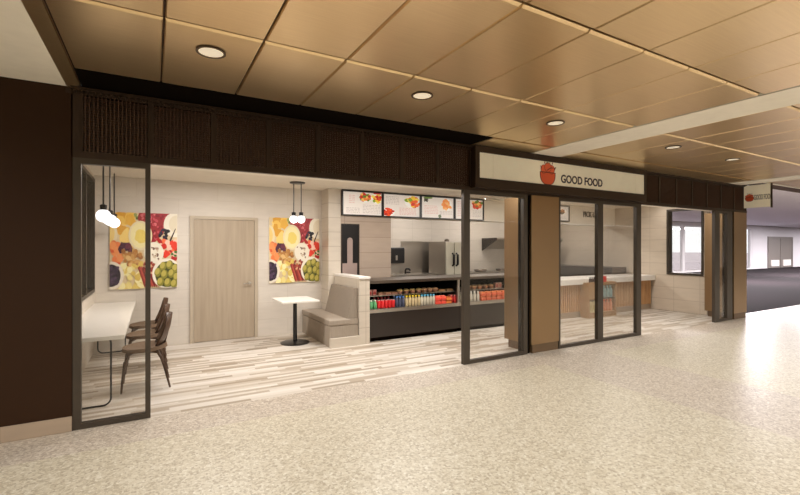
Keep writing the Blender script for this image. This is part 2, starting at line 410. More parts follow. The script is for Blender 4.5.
# black kitchen door
d = thing('door_2', 'black kitchen door with narrow vision panel beside the menu wall', None, (3.26, YP, 0), kind='structure')
bm = B(); box(bm, 3.08, 3.1, YP-.02, YP, 0, 2.05); box(bm, 3.43, 3.45, YP-.02, YP, 0, 2.05); box(bm, 3.1, 3.43, YP-.02, YP, 2.03, 2.05)
struct('door_frame', bm, M['blackp'], d); lf = struct('door_leaf', box(B(), 3.1, 3.43, YP-.012, YP, .01, 2.03), M['blackm'], d)
bm = B(); prism(bm, [(3.2, 1.3), (3.31, 1.3), (3.31, 1.74), (3.295, 1.775), (3.255, 1.79), (3.215, 1.775), (3.2, 1.74)], 'y', YP-.018, YP-.011)
struct('vision_panel', bm, M['mauve'], lf); struct('kick_panel', box(B(), 3.1, 3.40, YP-.02, YP-.012, .6, 1.3), M['mauve'], lf)

# ------------------------------------------------------------------ header and grille panels
sbox('trim_1', -.62, 11.84, Y0+.05, Y0+.27, ZH+.012, ZC, m=M['gypsum'], label='pale boxed beam behind the brown header')
bm = B()
box(bm, -.62, 11.84, Y0, Y0+.06, ZH, ZH+.055); box(bm, -.66, 11.84, Y0-.002, Y0+.06, 2.945, ZC+.03); box(bm, -.62, 11.84, Y0-.05, Y0, 2.975, ZC-.001)
x = -.62
struct('trim_2', bm, M['headbrown'], label='dark brown rails of the long shop header')
bm = B(); x = -.6
while x < 3.78: box(bm, x, x+.02, Y0-.03, Y0, 2.955, 2.975); x += .045
struct('trim_3', bm, M['headbrown'], label='row of small dark teeth under the ceiling edge')
ordn = ['first', 'second', 'third', 'fourth', 'fifth', 'sixth', 'seventh', 'eighth']
def grille_panel(x0, w_, label, group):
    t = thing('header_grille_panel', label, 'grille panel', (x0, Y0, ZH+.055), group)
    z0, z1 = ZH+.055, 2.945; s = .026
    bm = B(); box(bm, x0-(.06 if x0 < 0 and x0 < -.55 else 0), x0+s, Y0, Y0+.06, z0, z1); box(bm, x0+w_-s, x0+w_, Y0, Y0+.06, z0, z1)
    obj('frame', bm, M['headbrown'], t)
    obj('backing', box(B(), x0+s, x0+w_-s, Y0+.05, Y0+.058, z0, z1), M['void'], t)
    bm = B(); n = 16; p = (w_-2*s)/n
    for k in range(n): box(bm, x0+s+p*k+p*.3, x0+s+p*k+p*.58, Y0+.008, Y0+.022, z0, z1)
    nz = 22; q = (z1-z0)/nz
    for k in range(nz): box(bm, x0+s, x0+w_-s, Y0+.012, Y0+.018, z0+q*k, z0+q*k+q*.36)
    obj('perforated_grille', bm, M['grille'], t)
for k in range(8):
    if k == 0: lb = 'dark perforated header panel above the glass panel by the counter, next to the dark wall'
    elif k == 7: lb = 'dark perforated header panel directly left of the shop name sign'
    else: lb = '%s dark perforated header panel counting from the dark brown wall' % ordn[k]
    grille_panel(-.56+.5445*k, .5445, lb, 'header grille panels left of the sign')
for k in range(7):
    if k == 0: lb = 'brown header panel directly right of the shop name sign'
    elif k == 6: lb = 'brown header panel at the far corner by the small hanging sign'
    else: lb = '%s brown header panel counting rightwards from the shop name sign' % ordn[k]
    grille_panel(7.76+.58*k, .58, lb, 'header grille panels right of the sign')

# ------------------------------------------------------------------ sign over the entrance
YS = 4.60
sg = thing('shop_sign', 'long cream shop name sign reading GOOD FOOD with orange bowl', 'sign', (5.77, YS, 2.5))
bm = B(); box(bm, 3.80, 7.755, YS, Y0, 2.905, 2.995); box(bm, 3.80, 7.755, YS, Y0, 2.42, 2.555); box(bm, 3.80, 3.875, YS, Y0, 2.555, 2.905); box(bm, 7.69, 7.755, YS, Y0, 2.555, 2.905); box(bm, 3.875, 7.69, YS+.06, Y0-.005, 2.555, 2.905)
obj('sign_frame', bm, M['headbrown'], sg)
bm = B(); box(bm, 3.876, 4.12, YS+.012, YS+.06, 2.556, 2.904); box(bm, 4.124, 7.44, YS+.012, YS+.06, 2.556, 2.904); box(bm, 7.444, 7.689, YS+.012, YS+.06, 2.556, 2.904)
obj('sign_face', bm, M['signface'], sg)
def bowl_logo(cx, cz, s, y, parent, d=1, axis='y'):
    def P(u, v, k=0):
        o = .002+.0006*k
        return Vector((cx+u*s, y-o, cz+v*s)) if axis == 'y' else Vector((y-o, cx-u*s, cz+v*s))
    O, D, G = (226, 96, 58), (120, 44, 36), (130, 140, 96)
    sh = []
    pts = [(-.95, .15)]+[(.95*math.copysign(abs(math.cos(a))**.8, math.cos(a)), .15+1.05*math.copysign(abs(math.sin(a))**.75, math.sin(a))) for a in [PI+PI*i/16 for i in range(17)]]
    sh.append(([(p[0]*1.05, max(p[1]*1.05, -.93)) for p in pts], D)); sh.append(([(p[0]*.95, max(p[1], -.86)) for p in pts], O))
    for x, z, r in ((-.5, .42, .36), (.45, .45, .38), (0, .62, .4)):
        sh.append((ell(x, z, r*1.1, r*1.1, 18, clip=False), D)); sh.append((ell(x, z, r, r, 18, clip=False), (236, 110, 72)))
    sh.append((rect(-.98, .12, .98, .2), D)); sh.append(([(-.1, .3), (.35, .55), (.7, .58), (.7, .64), (.3, .62), (-.15, .36)], D))
    for a in (-.45, -.1, .2, .55):
        x = a; sh.append(([(x-.04, .9), (x+.04, .9), (x+.1, 1.3), (x+.02, 1.3)], G if abs(a) < .3 else D))
    sh.append(([(-.85, .4), (-1, .7), (-.8, .6)], D)); sh.append(([(.85, .4), (1.0, .72), (.75, .62)], D))
    sh = [([(px, pz) for px, pz in p], c) for p, c in sh]
    return art('bowl_logo', sh, lambda u, v, k: P(u, v, k), M['print'], parent)
bowl_logo(5.21, 2.712, .172, YS+.012, sg)
text('lettering', 'GOOD FOOD', (5.50, YS+.012, 2.612), .172, M['ink'], sg, .94, bold=.004)
# hanging blade sign
bs = thing('hanging_sign', 'small cream blade sign hanging at the far corner of the shop', 'sign', (11.66, 4.42, 2.49))
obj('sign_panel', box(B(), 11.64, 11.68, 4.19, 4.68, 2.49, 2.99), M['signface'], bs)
obj('edge_strip', box(B(), 11.635, 11.685, 4.17, 4.19, 2.47, 2.999), M['headbrown'], bs)
bowl_logo(4.575, 2.71, .085, 11.64, bs, axis='x')
text('lettering', 'GOOD FOOD', (11.64, 4.49, 2.66), .16, M['ink'], bs, .33, rot=(PI/2, 0, -PI/2), bold=.001)

# ------------------------------------------------------------------ glazed panels
def glazed(n, label, x0, x1, stiles, rail=.05, top=ZH):
    w = thing('window_%d' % n, label, None, ((x0+x1)/2, Y0+.03, 0), kind='structure')
    bm = B(); box(bm, x0, x1, Y0, Y0+.06, 0, rail); box(bm, x0, x1, Y0, Y0+.06, top-rail, top)
    for a, b in stiles: box(bm, a, b, Y0, Y0+.06, rail, top-rail)
    struct('window_frame', bm, M['black'], w)
    for (a, b), (c, e) in zip(stiles, stiles[1:]): struct('glass', box(B(), b, c, Y0+.026, Y0+.034, rail, top-rail), M['glass'], w)
glazed(3, 'black framed glass panel at the left end of the shopfront', -.615, -.02, [(-.615, -.55), (-.063, -.02)])
glazed(4, 'black framed glass panel left of the central bronze column', 3.68, 4.88, [(3.68, 3.785), (4.80, 4.88)])
glazed(5, 'pair of black framed glass panels right of the central column', 5.56, 7.75, [(5.56, 5.60), (6.52, 6.66), (7.61, 7.75)])
glazed(6, 'narrow black framed glass panel beside the end column', 10.40, 11.16, [(10.40, 10.60), (10.93, 11.16)])

# columns
def column(x0, x1, y0, y1, label):
    c = thing('column', label, None, ((x0+x1)/2, (y0+y1)/2, 0), kind='structure')
    bm = B(); box(bm, x0, x1, y0, y1, .13, ZH+.0); struct('cladding', bm, M['colbrown'], c)
    struct('plinth', box(B(), x0+.03, x1-.01, y0+.01, y1-.06, 0, .13), M['plinth'], c)
column(4.95, 5.55, Y0-.01, 5.27, 'bronze brown clad column in the middle of the shopfront')
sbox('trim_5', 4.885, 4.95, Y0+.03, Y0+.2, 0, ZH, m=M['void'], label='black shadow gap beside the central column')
column(11.2, 11.8, Y0-.01, 5.28, 'bronze brown clad column at the far corner of the shop')
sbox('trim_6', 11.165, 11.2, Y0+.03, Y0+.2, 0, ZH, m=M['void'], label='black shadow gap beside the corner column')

# ------------------------------------------------------------------ waiting area beyond
bm = B()
XW0, XW1 = 12, 38.6
box(bm, XW0-.5, 62, 15, 15.2, 2.95, 3.3); box(bm, XW1, 62, 15, 15.2, 0, 2.95)
struct('wall_far', bm, M['farwall'], label='cool white far wall of the waiting area')
w = thing('window_7', 'tall bright windows along the far wall of the waiting area', None, (25, 15.1, 0), kind='structure')
bm = B(); box(bm, XW0-.5, XW1, 15.0, 15.15, 0, .1)
for x in (12, 15.2, 18.4, 21.6, 24.8, 29.15, 32.6, 35.8, 38.3): box(bm, x, x+.28, 15.0, 15.15, .1, 2.95)
struct('window_frame', bm, M['farwall'], w)
struct('glass', box(B(), XW0, XW1, 15.07, 15.08, .1, 2.95), M['glass'], w)
d = thing('door_3', 'pair of grey double doors in the far white wall', None, (43.3, 15, 0), kind='structure')
bm = B(); box(bm, 41.1, 41.25, 14.93, 15, 0, 2.45); box(bm, 45.45, 45.6, 14.93, 15, 0, 2.45); box(bm, 41.25, 45.45, 14.93, 15, 2.3, 2.45); box(bm, 43.28, 43.42, 14.93, 15, 0, 2.3)
struct('door_frame', bm, M['fardoor'], d)
for xa, xb in ((41.25, 43.28), (43.42, 45.45)):
    l_ = struct('door_leaf', box(B(), xa, xb, 14.96, 15, 0, 2.3), M['fardoor'], d)
    obj('kick_plate', box(B(), xa+.35, xb-.35, 14.9, 14.96, .15, .62), M['white'], l_)
sbox('wall_left', XR+.15, XR+.3, YK+.2, 15, 0, 3.3, m=M['farwall'])

# ------------------------------------------------------------------ ceiling lights
WARM = (1, .955, .89); SP = 3.6
def ceil_light(x, y, label, group, z=ZC, power=26):
    t = thing('ceiling_light', label, 'ceiling light', (x, y, z), group)
    bm = B(); lathe(bm, [(.083, .0), (.10, -.004), (.10, -.010), (.083, -.010), (.083, 0)], (x, y, z), 28); obj('trim_ring', bm, M['ring'], t, True)
    obj('lens', lathe(B(), [(.083, -.006), (.083, -.001)], (x, y, z), 28), M['lens'], t)
    spot(x, y, z-.02, power*SP*.7, WARM, t, 124, 1)
    return t
def spot(x, y, z, power, color, parent=None, ang=172, bl=.5):
    l = bpy.data.lights.new('downlight_lamp', 'SPOT'); l.energy = power; l.color = color; l.spot_size = math.radians(ang); l.spot_blend = bl; l.shadow_soft_size = 0
    o = bpy.data.objects.new('downlight_lamp', l); COL.objects.link(o); o.location = (x, y, z)
    if parent: o.parent = parent; o.location = Vector((x, y, z))-OFF[parent.name]
    return o
def lamp(x, y, z, power, color, size, parent=None, spread=None, rot=None, shape='DISK', sy=None):
    l = bpy.data.lights.new('lamp', 'AREA'); l.shape = shape; l.size = size; l.energy = power; l.color = color
    if sy: l.size_y = sy
    if spread: l.spread = spread
    o = bpy.data.objects.new('lamp', l); COL.objects.link(o); o.location = (x, y, z)
    if rot: o.rotation_euler = rot
    if parent: o.parent = parent; o.location = Vector((x, y, z))-OFF[parent.name]
    return o
names = {0: 'round ceiling downlight nearest the dark wall and header left end', 1: 'round ceiling downlight in front of the menu boards, second from the left', 2: 'round ceiling downlight just left of the pale ceiling strip',
         3: 'round ceiling downlight just right of the pale ceiling strip', 4: 'round ceiling downlight near the far corner hanging sign'}
DX = [.36, 2.15, 3.92, 6.29, 7.98]
for i, x in enumerate(DX): ceil_light(x, 3.36, names[i], 'ceiling downlights along the shopfront')
ceil_light(12.6, 3.36, 'tiny round ceiling downlight beyond the shop corner', 'ceiling downlights along the shopfront')
for y in (.0, -3.6):
    for x in (.36, 2.16, 3.96, 6.36, 8.16, 9.96, 13.0, 16.0):
        spot(x, y, ZC-.02, 34*SP, WARM)
for x, y in ((-3, 3.2), (-5.5, 3.2), (-3, 0), (-5.5, 0), (-3, -4)): spot(x, y, ZC-.03, 30*SP, WARM)
for x in (17, 21, 26, 31): spot(x, 2.8, ZC-.03, 40*SP, WARM)

# shop interior lamps (unseen, added under the shop ceiling without fittings)
for x, y, p in ((.8, 6.4, 62), (3.4, 5.9, 58), (6.2, 5.9, 52), (8.8, 5.9, 42), (10.6, 6.2, 6)):
    lamp(x, y, ZS-.012, p, (1, .95, .90), 1.2, shape='RECTANGLE', sy=.3)
for x, p in ((5.5, 26), (7.8, 28), (10, 28)): lamp(x, 8.8, ZS-.012, p, (1, .95, .90), 1.2, shape='RECTANGLE', sy=.3)
# daylight through the far windows and added lamps brightening the waiting area
for x in (): lamp(x, 14.9, 1.6, 260, (.86, .88, 1), 12, shape='RECTANGLE', sy=2.6, rot=(-PI/2, 0, 0))
for x in (16, 24, 32, 40, 48): lamp(x, 9.5, 3.22, 1500, (1, .95, .98), 2, shape='RECTANGLE', sy=1)

# ------------------------------------------------------------------ pendants
def pendant(x, y, zt, zg, label, group, r=.075):
    t = thing('pendant_light', label, 'pendant light', (x, y, zg-r), group)
    obj('cord', tube(B(), [(x, y, zg+r+.03), (x, y, zt)], .008 if r < .07 else .009), M['blackm'], t)
    obj('socket', lathe(B(), [(.034, zg+r-.014), (.036, zg+r+.05), (.012, zg+r+.06)], (x, y, 0), 18), M['blackm'], t, True)
    obj('globe', lathe(B(), [(max(.004, r*math.sin(PI*i/12)), zg-r*math.cos(PI*i/12)) for i in range(13)], (x, y, 0), 22), M['globe'], t, True)
    return t
for i, (y, lb) in enumerate(((6.07, 'nearest of the three white globe pendants over the laminate counter'), (6.95, 'middle of the three white globe pendants over the laminate counter'), (7.7, 'farthest of the three white globe pendants over the laminate counter'))):
    pendant(-.5, y, ZS, 1.968, lb, 'globe pendants over the counter')
cn = thing('pendant_canopy', 'dark ceiling canopy carrying the two booth pendants', 'ceiling canopy', (2.12, 7.25, ZS-.03))
obj('canopy_plate', lathe(B(), [(.03, ZS-.028), (.125, ZS-.02), (.13, ZS)], (2.12, 7.22, 0), 28), M['blackm'], cn, True)
pendant(2.065, 7.25, ZS-.024, 2.075, 'left globe pendant of the pair over the small square table', 'globe pendants over the square table', .066)
pendant(2.175, 7.19, ZS-.024, 2.075, 'right globe pendant of the pair over the small square table', 'globe pendants over the square table', .066)

# ------------------------------------------------------------------ laminate counter with wire legs
ct = thing('wall_counter', 'long white laminate counter along the left wall', 'counter', (-.5, 6.5, 0))
obj('counter_top', box(B(), XL, -.24, 4.98, 8.02, .712, .752, .004), M['white'], ct)
def loop_leg(y):
    pts = []; xa, xb, z0, z1, r = -.72, -.37, .009, .712, .07
    pts += [(xa, y, z1)]
    for cx, cz, a0 in ((xa+r, z0+r, PI), (xb-r, z0+r, 1.5*PI)):
        for k in range(6): a = a0+PI/2*k/5; pts.append((cx+r*math.cos(a), y, cz+r*math.sin(a)))
    for k in range(6): a = PI/2*k/5; pts.append((xb-r+r*math.cos(a), y, z1-r-.009+r*math.sin(a)))
    pts.append((xb-.14, y, z1-.009)); return tube(B(), pts, .009)
for y in (5.27, 7.9): obj('leg', loop_leg(y), M['blackm'], ct, True)

# ------------------------------------------------------------------ chairs (seat faces the counter, -x)
def make_chair():
    t = thing('dining_chair', 'x', 'chair', (0, 0, 0), 'chairs along the laminate counter')
    def seat(u, v):
        a = 2*u-1; b = 2*v-1
        x = a*math.sqrt(max(0, 1-b*b*.5))*.225; y = b*math.sqrt(max(0, 1-a*a*.5))*.24
        return Vector((x-.0, y, .452-.02*(1-min(1, (a*a+b*b)))+.012*a*a*(1 if a > 0 else -.8)))
    obj('seat', shell(B(), seat, 14, 14, .042), M['chairf'], t, True)
    def back(u, v):   # leaf shaped curved shell
        b = 2*u-1; z = v
        wdt = .215*math.sin(PI*min(1, .16+z*.84)*.93+.12)**.75
        y = b*wdt; x = .175+.10*z+.02*math.sin(PI*z)-.07*(b*b)*(1-.2*z)
        return Vector((x, y, .475+z*.355))
    obj('backrest', shell(B(), back, 12, 14, .018), M['chairw'], t, True)
    def pad(u, v):
        p = back(.08+u*.84, .08+v*.84); return p+Vector((-.018, 0, 0))
    obj('back_pad', shell(B(), pad, 10, 12, .018), M['chairf'], t, True)
    for sy in (-1, 1):
        obj('leg', tube(B(), [(-.12, .13*sy, .425), (-.17, .17*sy, .40), (-.19, .185*sy, .33), (-.21, .205*sy, .15), (-.222, .215*sy, 0)], .021, 10, .010), M['chairw'], t, True)
        obj('leg', tube(B(), [(.06, .13*sy, .425), (.13, .165*sy, .41), (.165, .18*sy, .34), (.215, .20*sy, .15), (.25, .21*sy, 0)], .023, 10, .010), M['chairw'], t, True)
    obj('back_spine', tube(B(), [(.08, 0, .43), (.16, 0, .435), (.195, 0, .48), (.225, 0, .6)], .016), M['chairw'], t, True)
    return t
ch = make_chair()
for i, (y, lb) in enumerate(((5.83, 'dark walnut chair at the counter, nearest to the shopfront glass'), (6.68, 'dark walnut chair at the counter, between the other two'), (7.5, 'dark walnut chair at the counter, farthest in by the back wall'))):
    c = ch if i == 0 else copy_tree(ch); c.location = (-.08, y, 0); c['label'] = lb

# ------------------------------------------------------------------ booth
tb = thing('pedestal_table', 'small square white table on a black pedestal beside the booth bench', 'table', (2.06, 7.1, 0))
obj('tabletop', box(B(), 1.74, 2.34, 6.72, 7.42, .722, .752, .006), M['white'], tb)
obj('column', lathe(B(), [(.034, .03), (.032, .71), (.09, .715), (.09, .722)], (2.07, 7.27, 0), 20), M['blackm'], tb, True)
obj('base', lathe(B(), [(.235, 0), (.24, .012), (.2, .028), (.05, .04)], (2.07, 7.27, 0), 36), M['blackm'], tb, True)
for o in tb.children:
    if o.name.startswith(('column', 'base')): o.location.y -= .08
bn = thing('booth_bench', 'taupe upholstered booth bench with tall sloped backrest', 'bench', (2.7, 7.3, 0))
bm = B(); box(bm, 2.45, 2.82, 6.56, YB-.005, 0, .335); box(bm, 2.82, 2.94, 6.56, YP-.01, 0, .335); obj('base', bm, M['fabric'], bn)
bm = B(); box(bm, 2.44, 2.822, 6.555, YB-.005, .34, .435, .018); box(bm, 2.80, 2.94, 6.557, YP-.01, .342, .433); obj('seat', bm, M['fabric'], bn)
bm = B(); prism(bm, [(2.76, .435), (2.94, .435), (2.94, .925), (2.885, .925)], 'y', 6.575, YP-.01); obj('backrest', bm, M['fabric2'], bn)
pt = thing('booth_partition', 'low tiled partition with white cap behind the booth bench', 'partition', (3.05, 7.1, 0))
bm = B(); box(bm, 2.95, 3.14, 6.53, YP, 0, 1.075); box(bm, 2.44, 2.95, 6.50, 6.553, 0, .15); obj('tiled_body', bm, M['ptile'], pt)
obj('cap', box(B(), 2.94, 3.15, 6.515, YP, 1.075, 1.115, .006), M['white'], pt)

# ------------------------------------------------------------------ wall prints of food
def food_art(rnd):
    S = []; E = lambda *a, **k: ell(*a, rnd=rnd, **k)
    S.append((rect(0, 0, 1, 1), (222, 200, 160)))
    def scatter(n, x0, y0, x1, y1, r, cols, j=.15, el=1.3):
        for _ in range(n):
            S.append((E(rnd.uniform(x0, x1), rnd.uniform(y0, y1), r*rnd.uniform(.7, 1.3), r*.8*rnd.uniform(.7, el), 10, rot=rnd.uniform(0, PI), j=j), rnd.choice(cols)))
    scatter(26, .08, .02, .38, .42, .075, [(232, 178, 66), (240, 196, 92), (222, 162, 52), (246, 212, 124)])
    scatter(5, .36, 0, .46, .08, .03, [(92, 110, 48), (150, 160, 90)])
    S.append(([(.42, 0), (.9, 0), (.86, .1), (.78, .28), (.62, .42), (.5, .3), (.4, .08)], (158, 38, 44)))
    scatter(70, .46, .01, .84, .34, .022, [(196, 72, 84), (142, 22, 38), (212, 108, 112), (172, 44, 58), (120, 18, 30)])
    S.append((E(-.02, .28, .13, .17, 28), (232, 216, 176))); S.append((E(-.03, .28, .10, .135, 24), (238, 206, 128)))
    S.append((E(.96, .15, .17, .17, 28), (238, 230, 212))); S.append((E(.99, .14, .12, .12, 24), (228, 216, 190)))
    scatter(14, .0, .4, .16, .66, .05, [(222, 92, 48), (236, 128, 72), (200, 62, 38), (240, 150, 90)])
    scatter(9, .14, .42, .32, .52, .045, [(74, 34, 58), (104, 44, 66), (52, 26, 48)])
    S.append((E(.44, .30, .175, .195, 32), (236, 222, 182))); S.append((E(.44, .30, .145, .165, 30), (244, 232, 176))); S.append((E(.45, .31, .09, .09, 20, j=.1), (236, 212, 112)))
    scatter(12, .7, .22, .9, .36, .03, [(28, 22, 34), (54, 36, 60), (18, 14, 22)])
    scatter(26, .72, .36, 1.0, .62, .05, [(206, 34, 28), (226, 58, 38), (178, 22, 26), (238, 112, 70), (244, 200, 180)])
    S.append(([(.88, .36), (.97, .2), (.98, .205), (.9, .38)], (60, 30, 24))); scatter(5, .9, .5, 1, .58, .02, [(70, 110, 40)])
    scatter(34, .18, .5, .46, .72, .036, [(206, 158, 92), (184, 128, 66), (226, 186, 124), (160, 104, 52)])
    S.append((E(.64, .53, .15, .145, 28), (238, 230, 212)))
    scatter(16, .54, .45, .74, .62, .018, [(168, 140, 118), (214, 196, 170), (120, 92, 76)])
    scatter(40, .14, .68, .5, 1, .045, [(240, 222, 142), (232, 206, 112), (246, 236, 176), (220, 190, 96)])
    for k in range(8):
        x = .40+k*.03; S.append(([(x, .72+.01*k), (x+.035, .7), (x+.13, .95), (x+.1, .99)], [(150, 48, 42), (186, 80, 66), (120, 34, 32)][k % 3]))
    scatter(16, .5, .66, .66, .8, .025, [(196, 120, 80), (226, 180, 140), (150, 60, 46)])
    S.append((E(.03, .82, .17, .18, 30), (236, 226, 208))); S.append((E(.02, .82, .135, .145, 28), (44, 30, 42)))
    for k in range(26): S.append((E(.0+rnd.uniform(0, .12), .82+rnd.uniform(-.11, .11), .024, .022, 10), rnd.choice([(58, 42, 66), (82, 60, 88), (36, 26, 44)])))
    S.append((E(.84, .81, .225, .205, 36), (240, 232, 214))); S.append((E(.85, .82, .19, .175, 32), (72, 74, 26)))
    for x, y in ((.78, .71), (.88, .69), (.97, .74), (.70, .79), (.80, .82), (.91, .81), (.99, .86), (.74, .92), (.85, .93), (.95, .95)):
        S.append((E(x, y, .052, .062, 16, rot=.4), (138, 132, 52))); S.append((E(x-.01, y-.012, .036, .044, 14, rot=.4), (186, 172, 84)))
    return S
def poster(x0, x1, label, seed):
    z0, z1 = .95, 2.15
    t = thing('food_print', label, 'wall print', ((x0+x1)/2, YB, z0), 'food prints on the back wall')
    obj('canvas', box(B(), x0, x1, YB-.02, YB, z0, z1), M['white'], t)
    art('printed_image', food_art(random.Random(seed)), lambda u, v, k: Vector((x0+u*(x1-x0), YB-.0203-.00005*k, z1-v*(z1-z0))), M['print'], t)
poster(-.58, .345, 'colourful food photo print between the corner and the door', 3)
poster(1.83, 2.775, 'colourful food photo print right of the door, above the booth', 3)

# ------------------------------------------------------------------ menu boards
def menu(x0, x1, kind, label, y=YP, z0=2.205, z1=2.685):
    t = thing('menu_board', label, 'menu board', ((x0+x1)/2, y, z0), 'menu boards over the kitchen')
    bm = B(); f = .022
    box(bm, x0, x1, y-.06, y, z0, z0+f); box(bm, x0, x1, y-.06, y, z1-f, z1); box(bm, x0, x0+f, y-.06, y, z0+f, z1-f); box(bm, x1-f, x1, y-.06, y, z0+f, z1-f); box(bm, x0+f, x1-f, y-.03, y, z0+f, z1-f)
    obj('frame', bm, M['blackm'], t)
    rnd = random.Random(kind*7+1); S = [(rect(0, 0, 1, 1), (222, 214, 206))]
    def lines(a, b, c, e, n, col):
        for i in range(n):
            yy = b+(e-b)*i/n; xx = a
            while xx < c-.02:
                w_ = rnd.uniform(.03, .09); S.append((rect(xx, yy, min(c, xx+w_), yy+.018), col)); xx += w_+.02
    def dish(x, y_, rx, ry, cols):
        rx *= 1.2; ry *= 1.15
        S.append((ell(x, y_, rx, ry, 24, rnd=rnd), (240, 236, 226)))
        for _ in range(40):
            a, q = rnd.uniform(0, 2*PI), rnd.uniform(0, .8)
            S.append((ell(x+q*rx*math.cos(a), y_+q*ry*math.sin(a), rx*.28, ry*.28, 9, rnd=rnd, j=.2), rnd.choice(cols)))
    red = [(206, 62, 34), (228, 120, 60), (190, 40, 30), (96, 128, 44), (236, 190, 96)]; mixd = [(232, 190, 52), (130, 160, 50), (224, 96, 36), (200, 50, 34), (240, 210, 90)]
    pink = (206, 160, 152); grey = (176, 166, 160)
    if kind == 0:
        dish(.57, .22, .13, .19, red); dish(.87, .24, .12, .2, mixd); lines(.15, .15, .3, .55, 5, pink); lines(.08, .7, .42, .95, 4, grey); lines(.5, .55, .95, .95, 6, grey); S.append((rect(.78, 0, .98, .05), (176, 30, 40)))
    elif kind == 1:
        dish(.82, .3, .2, .24, mixd); dish(.12, .82, .16, .17, [(214, 62, 26), (236, 96, 40), (176, 34, 24)]); lines(.06, .1, .42, .5, 6, grey); lines(.42, .6, .9, .95, 6, pink)
    elif kind == 2:
        dish(.14, .16, .06, .1, [(60, 52, 46), (86, 80, 60)]); S.append((ell(.2, .04, .14, .05, 14, rnd=rnd), (112, 136, 66))); dish(.78, .34, .14, .24, [(232, 150, 76), (240, 176, 108), (222, 132, 60)]); dish(.56, .92, .05, .08, [(96, 110, 80)]); lines(.08, .42, .5, .85, 6, pink); lines(.55, .66, .95, .85, 3, grey)
    elif kind == 3:
        dish(.8, .22, .18, .22, red); lines(.08, .12, .5, .9, 9, pink); lines(.62, .55, .95, .9, 5, grey)
    else:
        dish(.6, .35, .22, .18, [(48, 40, 38), (150, 100, 60), (196, 140, 90)]); lines(.2, .7, .9, .9, 3, grey)
    art('menu_print', S, lambda u, v, k: Vector((x0+f+u*(x1-x0-2*f), y-.0315-.0001*k, z1-f-v*(z1-z0-2*f))), M['screen'], t)
menu(3.08, 3.94, 0, 'menu board with two dishes, leftmost above the black kitchen door')
menu(3.94, 4.83, 1, 'menu board with bright salad bowl and red dish, second from the black door')
menu(4.83, 5.70, 2, 'menu board with an orange toast picture, third from the black door')
menu(5.70, 6.52, 3, 'menu board seen behind the glass panel stile, rightmost in the row of four')
menu(8.75, 9.40, 4, 'small framed food picture beside the pick up lettering', z0=2.27, z1=2.675)
pk = thing('pick_up_sign', 'dark PICK UP lettering on the pale bulkhead', 'sign', (10.4, YP, 2.4))
text('lettering', 'PICK UP', (9.99, YP-.001, 2.425), .2, M['blackm'], pk, .82, bold=.004, ext=.012)

# ------------------------------------------------------------------ kitchen
HX0, HX1 = 8.25, 10.9
hd = thing('exhaust_hood', 'stainless exhaust hood on the kitchen back wall', 'hood', (9, 9.2, 1.55))
bm = B(); prism(bm, [(9.1, 1.86), (9.1, 1.82), (YK-.002, 1.55), (YK-.002, 1.86)], 'x', HX0, HX1); obj('hood_body', bm, M['steel'], hd)
for xa in (HX0-.01, HX1):
    bm = B(); prism(bm, [(9.08, 1.87), (9.08, 1.80), (YK-.002, 1.50), (YK-.002, 1.87)], 'x', xa, xa+.01); obj('end_panel', bm, M['blackp'], hd)
bc = thing('back_counter', 'long stainless worktop along the kitchen back wall', 'worktop', (7.5, 9.4, 0))
bm = B(); box(bm, 4.16, 6.25, 9.1, YK, .88, .93); box(bm, 7.10, XR-.62, 9.1, YK, .88, .93); obj('worktop', bm, M['steel'], bc)
bm = B(); box(bm, 4.16, 6.25, 9.15, YK, 0.0, .88); box(bm, 7.10, XR-.62, 9.15, YK, 0, .88); obj('cabinet_body', bm, M['steeld'], bc)
sp = obj('wall_panel', box(B(), 5.55, 6.75, YK-.012, YK, .93, 1.76), M['steel']); tag(sp, 'brushed stainless splash panel on the kitchen wall left of the fridge', 'panel')
sp = obj('wall_panel', box(B(), 4.16, 5.548, YK-.012, YK, .93, 1.30), M['steel']); tag(sp, 'low stainless splash panel under the black towel dispenser', 'panel')
fr = thing('reach_in_fridge', 'tall stainless fridge with two cream doors in the kitchen', 'fridge', (6.85, 9.1, 0))
obj('body', box(B(), 6.28, 7.05, 8.76, 9.5, .1, 1.75), M['steel'], fr)
obj('base', box(B(), 6.32, 7.01, 8.8, 9.46, 0, .1), M['blackp'], fr)
for xa, xb, hx in ((6.30, 6.525, 6.48), (6.55, 7.03, 6.60)):
    d_ = obj('door', box(B(), xa, xb, 8.73, 8.76, .14, 1.73, .005), M['cream_door'], fr)
    obj('handle', tube(B(), [(hx, 8.73, 1.15), (hx, 8.67, 1.18), (hx, 8.67, 1.42), (hx, 8.73, 1.45)], .026), M['blackm'], d_, True)
obj('vent_cap', lathe(B(), [(.06, 1.75), (.06, 1.80), (.03, 1.82)], (6.5, 9.0, 0), 16), M['steeld'], fr, True)
td = thing('towel_dispenser', 'black paper towel dispenser on the kitchen wall', 'dispenser', (5.15, YK, 1.22))
bm = box(B(), 5.0, 5.56, YK-.2, YK-.014, 1.20, 1.60, .03); obj('housing', bm, M['blackm'], td)
obj('viewing_slot', box(B(), 5.29, 5.34, YK-.206, YK-.2, 1.28, 1.4), M['steel'], td)
fc = thing('kitchen_faucet', 'black faucet standing on the back worktop by the towel dispenser', 'faucet', (5.6, 9.5, .93))
obj('spout', tube(B(), [(5.6, 9.55, .93), (5.6, 9.55, 1.02), (5.6, 9.5, 1.06), (5.6, 9.36, 1.06), (5.6, 9.32, 1.03)], .024), M['blackm'], fc, True)
obj('handle', box(B(), 5.63, 5.74, 9.53, 9.57, .95, .98), M['blackm'], fc)
